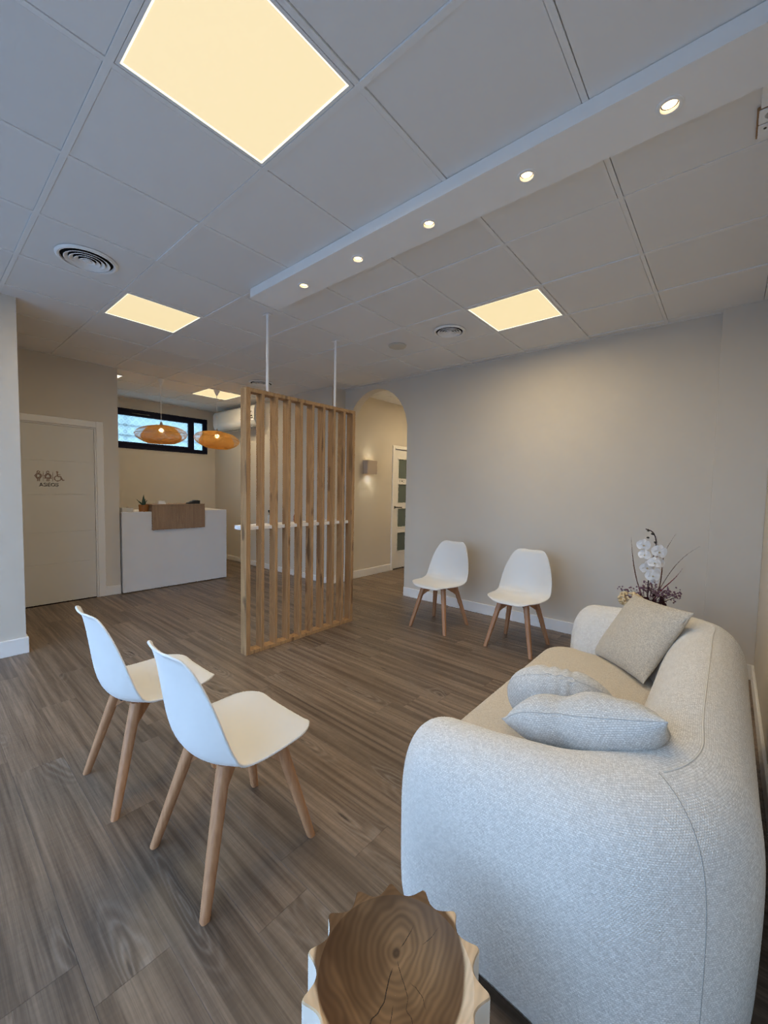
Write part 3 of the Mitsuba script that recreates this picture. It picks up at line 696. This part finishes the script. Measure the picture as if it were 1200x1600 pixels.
chair(-2.205, 3.488, 180, 'white shell chair against the beige wall, close to the archway')
chair(-1.395, 3.520, 180, 'white shell chair against the beige wall, close to the sofa')

# ------------------------------------------------------------------ sofa
sofa = thing('curved_sofa', 'large cream boucle sofa with rounded wrap-around back and arms', 'sofa')
def sofa_final():
    """the C-shaped upholstered shell: a section swept between an outer and an inner plan line"""
    yn, yf, xb, xe, xf, hw = 1.125, 2.735, -.065, -.793, -.725, .178
    def corner(cx, cy, r, a0, a1, n=40):
        a = np.linspace(a0, a1, n); return np.c_[cx+r*np.cos(a), cy+r*np.sin(a)]
    def even(P, n):
        s = np.r_[0, np.cumsum(np.linalg.norm(np.diff(P, axis=0), axis=1))]; q = np.linspace(0, s[-1], n)
        return np.c_[np.interp(q, s, P[:, 0]), np.interp(q, s, P[:, 1])]
    ri1, ri2, ro = .27, .22, .375
    m1, m2 = hw+ri1, hw+ri2
    def path(side, ns):
        h = hw*side; r = ro if side > 0 else None
        out = []
        x1 = xb-m1; x2 = xb-m2
        out.append(even(np.array([(xe, yn-h), (x1, yn-h)]), ns[0]))
        if side > 0: c1 = np.vstack([[(x1, yn-h)], corner(xb+h-ro, yn-h+ro, ro, -PI/2, 0), [(xb+h, yn+m1)]])
        else: c1 = corner(x1, yn+m1, ri1, -PI/2, 0)
        out.append(even(c1, ns[1])[1:])
        out.append(even(np.array([(xb+h, yn+m1), (xb+h, yf-m2)]), ns[2])[1:])
        if side > 0: c2 = np.vstack([[(xb+h, yf-m2)], corner(xb+h-ro, yf+h-ro, ro, 0, PI/2), [(x2, yf+h)]])
        else: c2 = corner(x2, yf-m2, ri2, 0, PI/2)
        out.append(even(c2, ns[3])[1:])
        out.append(even(np.array([(x2, yf+h), (xf, yf+h)]), ns[4])[1:])
        return np.vstack(out)
    cap = .13
    ns = (60, 70, 90, 60, 60)
    PO, PI_ = path(1, ns), path(-1, ns)
    # finer stations inside the rounded arm ends
    kk = np.arange(len(PO), dtype=float); so = np.r_[0, np.cumsum(np.linalg.norm(np.diff(PO, axis=0), axis=1))]; L = so[-1]
    k = cap*(1-np.cos(np.linspace(0, PI/2, 30)))
    st = np.r_[k, so[(so > cap+.001) & (so < L-cap-.001)], L-k[::-1]]
    pick = lambda P: np.c_[np.interp(st, so, P[:, 0]), np.interp(st, so, P[:, 1])]
    PO, PI_ = pick(PO), pick(PI_)
    sec = spline([(.140, .035), (.160, .09), (.173, .22), (.178, .38), (.172, .52), (.148, .63), (.105, .698), (.045, .733), (-.015, .728), (-.070, .695), (-.115, .635), (-.150, .55), (-.172, .45), (-.178, .32), (-.170, .15), (-.150, .035)], 90)
    o, z = sec.T; sv = np.r_[0, np.cumsum(np.linalg.norm(np.diff(sec, axis=0), axis=1))]
    d = np.minimum(st, L-st); c = np.where(d >= cap, 1.0, (1-np.clip(1-d/cap, 0, 1)**2.3)**(1/2.3))
    low = 1-np.interp(st, [0, .10, .75, 1.0, 1.4, L-.9, L-.5, L], [.285, .262, .095, .05, .0, .0, .06, .15])
    thick = 1-.10*np.clip(1-d/.7, 0, 1)
    zs = .34; ctop = (1-(1-c)*.62)
    MID = (PO+PI_)/2; DV = (PO-PI_)/(2*hw)
    # where the inner corner is filled the crest stays near the outer line
    ln = np.linalg.norm(DV, axis=1)
    oo = o[None]*(c*thick)[:, None]
    sh = (hw-oo)/(2*hw); sh = sh**(1+.9*(ln-1))[:, None] if False else np.sign(sh)*np.abs(sh)**(1+.75*np.clip(ln-1, 0, 2))[:, None]
    V = np.zeros((len(st), len(o), 3))
    V[:, :, 0] = PO[:, :1]+(PI_-PO)[:, :1]*sh; V[:, :, 1] = PO[:, 1:]+(PI_-PO)[:, 1:]*sh
    V[:, :, 2] = np.where(z[None] > zs, zs+(z[None]-zs)*(low*ctop)[:, None], z[None])
    U = np.stack([np.repeat(st[:, None], len(o), 1), np.repeat(sv[None], len(st), 0)], -1)
    f = grid_faces(len(st), len(o)); n_ = len(o); i = np.arange(len(st)-1)
    f = np.vstack([f, np.c_[i*n_, (i+1)*n_, (i+1)*n_+n_-1], np.c_[i*n_, (i+1)*n_+n_-1, i*n_+n_-1]])
    for base, fl_ in ((0, 1), ((len(st)-1)*n_, -1)):
        j = np.arange(1, n_-1); f = np.vstack([f, np.c_[j*0+base, base+j, base+j+1][:, ::fl_]])
    return V, f, U, sec, st
V, f, U, SEC, ST = sofa_final()
m = trimesh.Trimesh(V.reshape(-1, 3), f, process=False)
kmid = int(np.argmin(np.abs(ST-1.9)))
if m.vertex_normals[kmid*V.shape[1]+10] @ np.array([1, 0, 0]) < 0: m = trimesh.Trimesh(V.reshape(-1, 3), f[:, ::-1], process=False)
obj('frame', m, 'sofa_cloth', sofa, smooth=True, uv=U.reshape(-1, 2))
# seams: along the top and down the outer corner of the near arm
iseam = int(np.argmin(np.abs(SEC[:, 0]-.036)+5*(SEC[:, 1] < .6)))
ks = [int(np.argmin(np.abs(ST-q))) for q in (.85, ST[-1]-.62)]
band = V[ks[0]:ks[1], iseam]+np.array([0, 0, .0008])
obj('top_seam', tube(band, .0022, 6), 'seam_cloth', sofa, smooth=True)
kc = int(np.argmin(np.abs(ST-.84)))
obj('corner_seam', tube(V[kc, 1:iseam+1], .0012, 6), 'seam_dark', sofa, smooth=True)
# seat
def pad(x0, x1, y0, y1, rc, z0, z1, r, crown=.0, n=160):
    cx, cy, hx, hy = (x0+x1)/2, (y0+y1)/2, (x1-x0)/2, (y1-y0)/2
    base = sg.box(x0, y0, x1, y1).buffer(-rc).buffer(rc, quad_segs=24)
    def ring(ins):
        g = base.buffer(-ins) if ins > 0 else base
        cs = np.array([g.exterior.interpolate(q, normalized=True).coords[0] for q in np.linspace(0, 1, n, endpoint=False)])
        k = int(np.argmax(cs[:, 0]-2*np.abs(cs[:, 1]-cy))); return np.roll(cs, -k, 0)
    R_ = []
    for a in np.linspace(-PI/2, 0, 6): R_.append((r*(1-math.cos(a)), z0+r+r*math.sin(a)))
    for a in np.linspace(0, PI/2, 10): R_.append((r*(1-math.cos(a)), z1-r+r*math.sin(a)))
    for q in np.linspace(0, 1, 10)[1:]: R_.append((r+q*(min(hx, hy)-rc*.0-r-.02), z1+crown*(1-(1-q)**2)))
    rings = [np.c_[ring(i), np.full(n, z)] for i, z in R_]
    v = np.vstack(rings+[[[rings[-1][:, 0].mean(), rings[-1][:, 1].mean(), R_[-1][1]]], [[cx, cy, z0]]]); mI = len(rings)
    ii, jj = np.meshgrid(np.arange(mI-1), np.arange(n), indexing='ij'); A, B = ii*n+jj, ii*n+(jj+1) % n
    k = np.arange(n)
    f = np.vstack([np.c_[A.ravel(), B.ravel(), (B+n).ravel()], np.c_[A.ravel(), (B+n).ravel(), (A+n).ravel()],
                   np.c_[(mI-1)*n+k, (mI-1)*n+(k+1) % n, k*0+mI*n], np.c_[(k+1) % n, k, k*0+mI*n+1]])
    m = trimesh.Trimesh(v, f, process=False); trimesh.repair.fix_normals(m); return m
obj('seat_cushion', pad(-.835, -.20, 1.24, 2.655, .16, .06, .437, .07, .018), 'seat_cloth', sofa, smooth=True)
obj('plinth', box(-.72, -.02, 1.08, 2.76, 0, .06, .002), 'metal_dark', sofa)

# ------------------------------------------------------------------ cushions
def pillow(a, b, th, inset=.05, seed=0, wr=.004, fold=None, round_=0.0, n=56):
    u = np.sin(np.linspace(-PI/2, PI/2, n)); Ug, Vg = np.meshgrid(u, u, indexing='ij')
    prof = (np.clip(1-np.abs(Ug)**2.6, 0, 1)*np.clip(1-np.abs(Vg)**2.6, 0, 1))**.52
    x = a*Ug*(1-inset*(1-Vg**2)); y = b*Vg*(1-inset*(1-Ug**2))
    x = x*(1-round_+round_*np.sqrt(1-Vg**2/2)); y = y*(1-round_+round_*np.sqrt(1-Ug**2/2))
    q = np.stack([x*9, y*9, 0*x+seed], -1)
    h = prof*th*(1+.10*(meshkit.noise(q*.8, seed)-.5))+wr*prof*(meshkit.noise(q*2.2, seed+3)-.5)
    V = []
    for s in (1, -1):
        P = np.stack([x, y, s*h], -1)
        if fold is not None: P = fold(P, s)
        V.append(P.reshape(-1, 3))
    f = grid_faces(n, n); v = np.vstack(V); uv = []
    for P in V:
        P = P.reshape(n, n, 3)
        du = np.concatenate([np.zeros((1, n)), np.cumsum(np.linalg.norm(np.diff(P, axis=0), axis=2), 0)]); dv = np.concatenate([np.zeros((n, 1)), np.cumsum(np.linalg.norm(np.diff(P, axis=1), axis=2), 1)], 1)
        uv.append(np.c_[(du-du[n//2]).ravel(), (dv-dv[:, n//2:n//2+1]).ravel()])
    uv = np.vstack(uv)
    m = trimesh.Trimesh(v, np.vstack([f[:, ::-1], f+n*n]), process=False)
    if m.vertex_normals[n*n//2+n//2, 2] < 0: m = trimesh.Trimesh(v, np.vstack([f, (f+n*n)[:, ::-1]]), process=False)
    edge = np.array([i*n for i in range(n)]+[(n-1)*n+j for j in range(1, n)]+[i*n+n-1 for i in range(n-2, -1, -1)]+[j for j in range(n-2, 0, -1)])
    return m, uv, v[edge]
def add_pillow(label, mat, M, group=None, **kw):
    t = thing('cushion', label, 'cushion', group)
    m, uv, e = pillow(**kw); m = placed(m, M); e = trimesh.transform_points(e, M)
    obj('cover', m, mat, t, smooth=True, uv=uv)
    obj('edge_seam', tube(e, .0012, 6, True), mat, t)
    return t
def unit(v): v = np.array(v, float); return v/np.linalg.norm(v)
ex = unit((.698, -.714, .045)); ey = unit(np.array((.397, .4385, .807))); ez = np.cross(ex, ey)
M1 = basis(np.array((-.340, 2.540, .622)), ex, ey, ez)
c1 = add_pillow('flat beige woven square cushion leaning on its corner in the far end of the sofa', 'weave_cloth', M1, a=.213, b=.213, th=.070, seed=1, wr=.006)
tag = box(-.003, .003, -.014, .014, -.0012, .0012)
obj('care_tag', placed(tag, M1 @ trimesh.transformations.translation_matrix((.205, .155, .010))), 'grey_plastic', c1)
def frame3(c, up, right):
    up = unit(up); right = np.array(right, float); right -= up*(right@up); right = unit(right); return basis(np.array(c, float), right, up, np.cross(right, up))
def fold3(P, s):
    P = P.copy(); x, y = P[..., 0], P[..., 1]
    k = np.exp(-((x+.05)/.035)**2)*np.clip((y+.05)/.25, 0, 1); P[..., 1] -= .016*k; P[..., 2] -= s*.020*k*np.clip((.175-y)/.06, 0, 1)
    l = np.clip((-x-.12)/.10, 0, 1)**2; P[..., 1] -= l*.045*np.clip((y+.02)/.2, 0, 1); P[..., 2] += l*.02
    return P
def creases(P, s):
    P = P.copy(); x, y = P[..., 0], P[..., 1]
    for k, (x0, w, dpt) in enumerate(((.015, .012, .010), (.05, .012, .012), (-.03, .012, .007))):
        P[..., 2] -= s*dpt*np.exp(-((x-x0-.2*(y-.1))/w)**2)*np.clip((y-.0)/.12, 0, 1)
    return P
add_pillow('grey white waffle knit cushion in front, resting on the near arm of the sofa', 'waffle_cloth',
           frame3((-.295, 1.372, .640), (-.12, -.82, .56), (.955, .06, .25)), a=.235, b=.185, th=.092, seed=5, wr=.012, fold=fold3, inset=.10, round_=.0)
add_pillow('grey white waffle knit cushion behind, lying against the front knit cushion', 'waffle_cloth',
           frame3((-.462, 1.625, .558), (-.02, -.60, .80), (.96, .20, .02)), a=.20, b=.190, th=.100, seed=9, wr=.006, fold=creases, inset=.0, round_=.9)

# ------------------------------------------------------------------ stump side table
t = thing('log_side_table', 'scalloped tree trunk side table with dark hollowed top at the bottom edge', 'side table')
SC, SR, SZ, NT, T0 = np.array([-.445, .583]), .178, .45, 14, math.radians(29.5)
def gear(theta):
    q = ((theta-T0)/(2*PI/NT)) % 1.0
    half = PI/NT; ch = SR*math.cos(half); w = SR*math.sin(half)
    xx = (q-.5)*2          # -1..1 between tips
    return np.sqrt((ch*(1)+0*xx)**2+(w*xx)**2)-.021*np.clip(1-(np.clip(np.abs(xx)-.0, 0, .90)/.90)**2.0, 0, 1)
NA = 14*28
th = np.arange(NA)*2*PI/NA+T0; rg = gear(th)
def dish_z(fr, th): return SZ-.045*(1-np.clip(fr, 0, 1)**2.6)
rings = []
for r_, z_ in ((0.97, 0), (1.0, .006), (1.0, .20), (1.0, SZ-.004), (.985, SZ)): rings.append(np.c_[SC[0]+rg*r_*np.cos(th), SC[1]+rg*r_*np.sin(th), np.full(NA, z_)])
rd = .149
for k, q in enumerate(np.linspace(1, .02, 30)):
    rr = rd*q; z_ = SZ-.058*(1-q**2.4)
    if k == 0: rings.append(np.c_[SC[0]+np.minimum(rr, rg*.98)*np.cos(th), SC[1]+np.minimum(rr, rg*.98)*np.sin(th), np.full(NA, SZ)])
    rr = np.minimum(rr, rg*.975)
    rings.append(np.c_[SC[0]+rr*np.cos(th), SC[1]+rr*np.sin(th), np.full(NA, z_)])
v = np.vstack(rings+[[[SC[0], SC[1], SZ-.058]]]); mI = len(rings)
ii, jj = np.meshgrid(np.arange(mI-1), np.arange(NA), indexing='ij'); A, B = ii*NA+jj, ii*NA+(jj+1) % NA; k = np.arange(NA)
fc = np.vstack([np.c_[A.ravel(), B.ravel(), (B+NA).ravel()], np.c_[A.ravel(), (B+NA).ravel(), (A+NA).ravel()], np.c_[(mI-1)*NA+k, (mI-1)*NA+(k+1) % NA, k*0+mI*NA]])
stump = trimesh.Trimesh(v, fc, process=False)
def stump_col(p, n, uv):
    dx_, dy_ = p.x+.488, p.y-.640
    ang = dr.atan2(dy_, dx_)
    rad = dr.sqrt(dx_*dx_*1.0+dy_*dy_*.72)
    wob = fbm(p.x*14, p.y*14, 1.0)*.030+noise(p.x*45, p.y*45)*.004
    rr = rad+wob
    ring = .5+.5*dr.sin(rr*520+noise(p.x*30, p.y*30)*2)
    ring2 = .5+.5*dr.sin(rr*190+1.0)
    cd = dr.sqrt(dr.square(p.x+.474)+dr.square(p.y-.600))
    heart = 1-smoothstep(.150, .158, cd+noise(p.x*30, p.y*30, 4.0)*.006)
    base = mix((.155, .082, .036), (.27, .160, .080), fbm(p.x*16, p.y*16, 6.0))
    base = base*(.80+.28*ring)*(.84+.22*ring2)
    darkz = smoothstep(.5, .72, fbm(p.x*9+3, p.y*9, 2.0))
    base = mix(base, mi.Color3f(.075, .036, .015), darkz*.55)
    outer = smoothstep(.085, .14, cd)
    base = mix(base, mi.Color3f(.085, .040, .016), outer*.65)
    sap = mix((.60, .415, .245), (.68, .50, .32), noise(p.x*25, p.y*25))*(.92+.12*ring)
    top = mix(sap, base, heart)
    # radial drying cracks
    crack = mi.Float(0)
    for a0, r0, r1, w in ((-1.24, .018, .20, .0010), (-1.02, .07, .15, .0006), (-.62, .008, .12, .0006), (1.45, .008, .05, .0006), (-.30, .05, .11, .0005), (.9, .05, .09, .0005)):
        aa = ang-a0-(noise(rad*60, a0*7)-.5)*.16
        crack = dr.maximum(crack, (1-smoothstep(w*.5, w*1.3, dr.abs(aa)*rad))*smoothstep(r0, r0+.01, rad)*(1-smoothstep(r1-.02, r1, rad)))
    knot = 1-smoothstep(.004, .009, rad)
    top = mix(top, mi.Color3f(.03, .016, .01), dr.maximum(crack, knot*.7))
    side = mix((.66, .60, .52), (.74, .69, .61), noise(p.x*60, p.y*60, p.z*5))
    return dr.select(dr.abs(n.z) > .15, top, side)
scene['stump_wood'] = {'type': 'twosided', 'bsdf': {'type': 'principled', 'base_color': proc(stump_col), 'roughness': .5, 'specular': .22}}
obj('trunk', stump, 'stump_wood', t, smooth=38)

# ------------------------------------------------------------------ flower arrangement behind the sofa
matte('petal', (.82, .82, .82), .6)
matte('bud_dark', (.02, .022, .016), .5)
matte('stem_dark', (.045, .02, .03), .5)
matte('grass_brown', (.17, .10, .075))
matte('grass_red', (.20, .035, .045))
matte('dry_purple', (.20, .12, .155))
matte('dry_dark', (.05, .022, .025))
matte('dry_cream', (.74, .60, .37))
matte('petal_throat', (.50, .42, .26))
matte('vase_grey', (.45, .43, .40), .5)
fl = thing('flower_arrangement', 'tall arrangement of white orchid, dried sprigs and grasses behind the sofa', 'flowers')
FC = np.array([-.405, 3.40, 0])
obj('vase', lathe([(0, 0), (.10, 0), (.12, .05), (.11, .30), (.085, .50), (.095, .575), (.087, .575), (.075, .5), (0, .48)], 40, FC), 'vase_grey', fl, smooth=40)
# the arrangement's own frame: to the right, upwards and towards the wall, in metres from the neck of the vase
FA = math.radians(40.4)
RV = np.array([math.cos(FA), math.sin(FA), 0]); TV = np.array([-math.sin(FA), math.cos(FA), 0])
def fp(right, up, dep=0.0): return FC+np.array([0, 0, .575+up])+RV*right+TV*dep
main = spline([fp(0.000, -0.011), fp(-0.016, 0.178, -.01), fp(-0.005, 0.368, -.03), fp(0.011, 0.465, -.03), fp(-0.011, 0.541, -.02), fp(-0.059, 0.562, -.02)], 30)
obj('orchid_stem', tube(main, .0035, 8), 'stem_dark', fl, smooth=True)
for (bx_, by_, r_) in ((-0.049, 0.551, .010), (-0.016, 0.530, .014), (-0.049, 0.503, .011), (0.005, 0.470, .012)):
    b = trimesh.creation.icosphere(2, r_*.8); b.apply_scale((1, 1, .75)); b.apply_translation(fp(bx_, by_, -.03)); obj('bud', b, 'bud_dark', fl, smooth=True)
def petal(L, w, cup):
    s = np.linspace(0, 1, 9); q = np.linspace(-1, 1, 7); S, Q = np.meshgrid(s, q, indexing='ij')
    ww = w*np.sin(PI*np.clip(S*.93+.05, 0, 1))**.7
    P = np.stack([Q*ww, S*L, cup*(S**2)*L+.25*w*Q**2*np.sin(PI*S)], -1)
    f = grid_faces(9, 7); v = P.reshape(-1, 3); n = len(v)
    return trimesh.Trimesh(np.vstack([v, v-(0, 0, .0015)]), np.vstack([f, (f+n)[:, ::-1]]), process=False)
frng = random.Random(3)
for (bx_, by_, r_, dep) in ((-0.086, 0.454, .052, -.045), (0.016, 0.411, .060, -.06), (-0.070, 0.384, .046, -.035), (-0.022, 0.335, .050, -.07), (-0.059, 0.297, .055, -.05), (0.032, 0.324, .050, -.03), (-0.022, 0.243, .055, -.06), (0.011, 0.265, .042, -.03), (0.005, 0.200, .032, -.045)):
    c = fp(bx_, by_, dep); face = unit((.25*frng.uniform(-1, 1)+.42, -.85, frng.uniform(-.35, .25)))
    xx = unit(np.cross((0, 0, 1), face)); yy = np.cross(face, xx); roll = frng.uniform(-.3, .3)
    M = basis(c, xx, yy, face) @ rot(roll, (0, 0, 1))
    fk = obj('orchid_flower', placed(cat(*[placed(petal(r_*l, r_*w, -.12), rot(a, (0, 0, 1))) for a, l, w in ((PI/2, .85, .62), (-PI/2, .85, .62), (0, .8, .36), (2.35, .75, .34), (-2.35, .75, .34))]), M), 'petal', fl, smooth=40)
    b = trimesh.creation.icosphere(1, r_*.11); obj('throat', placed(b, M @ trimesh.transformations.translation_matrix((0, -.1*r_, .006))), 'petal_throat', fk, smooth=True)
def blade(pts, w0, mat):
    P = spline([fp(*q) for q in pts], 24); k = np.linspace(0, 1, 24); obj('grass_blade', tube(P, np.maximum(w0*(1-k**3)*(.6+.4*np.sin(PI*k)), .0006), 6), mat, fl, smooth=True)
blade([(0.032, 0.043), (0.086, 0.151, .02), (0.097, 0.286, .02), (0.114, 0.378, .03), (0.189, 0.530, .03)], .0045, 'grass_brown')
blade([(0.032, 0.043), (0.086, 0.124), (0.178, 0.216), (0.232, 0.292)], .0036, 'grass_red')
blade([(0.032, 0.032), (0.130, 0.178, .04), (0.259, 0.357, .04), (0.378, 0.443, .04)], .0026, 'grass_brown')
blade([(-0.032, 0.054), (-0.086, 0.178), (-0.114, 0.341, .02), (-0.135, 0.497, .02)], .004, 'grass_brown')
blade([(-0.054, 0.070), (-0.076, 0.151), (-0.092, 0.205)], .0036, 'grass_red')
blade([(0.011, 0.054), (0.049, 0.259, .03), (0.065, 0.395, .03), (0.054, 0.503, .03)], .004, 'grass_brown')
hy = [trimesh.creation.icosphere(1, .0085) for _ in range(150)]
for b in hy:
    d_ = unit([frng.gauss(0, 1) for _ in range(3)])*.062*frng.uniform(.8, 1); b.apply_translation(fp(-0.168, 0.070, -.06)+d_*np.array([1.25, 1.0, .85]))
hk = obj('dried_hydrangea', cat(*hy), 'dry_cream', fl, smooth=True, label='cream dried flower head')
obj('flower_stalk', tube(spline([fp(-0.011, -0.022), fp(-0.092, 0.000, -.01), fp(-0.162, 0.022, -.03)], 8), .004, 6), 'stem_dark', fl)
sp, sk = [], []
for k in range(26):
    a = frng.uniform(-1.25, 1.2); l = frng.uniform(18, 44)
    tip = (.011+math.sin(a)*l*.0057, .011+math.cos(a)*l*.0041, frng.uniform(-.06, .06))
    P = spline([fp(0.000, -0.011), fp(tip[0]/2+frng.uniform(-.016, .016), tip[1]/2, tip[2]/2), fp(*tip)], 8); sk.append(tube(P, .0016, 5))
    for q in range(9):
        b = trimesh.creation.icosphere(0, frng.uniform(.004, .008)); b.apply_translation(P[-1]+np.array([frng.gauss(0, .016), frng.gauss(0, .016), frng.gauss(0, .016)])); sp.append(b)
kk = obj('dried_sprigs', cat(*sp), 'dry_purple', fl); labels[kk] = {'label': 'purple dried filler sprigs', 'kind': 'stuff'}
kk = obj('sprig_stalks', cat(*sk), 'dry_dark', fl); labels[kk] = {'label': 'dark stalks of the dried sprigs', 'kind': 'stuff'}
dk = []
for k in range(40):
    b = trimesh.creation.icosphere(0, frng.uniform(.010, .018)); b.apply_translation(fp(.022+frng.gauss(0, .054), .043+frng.gauss(0, .022), frng.gauss(0, .03))); dk.append(b)
kk = obj('dark_moss', cat(*dk), 'dry_dark', fl); labels[kk] = {'label': 'dark dried moss at the foot of the blooms', 'kind': 'stuff'}
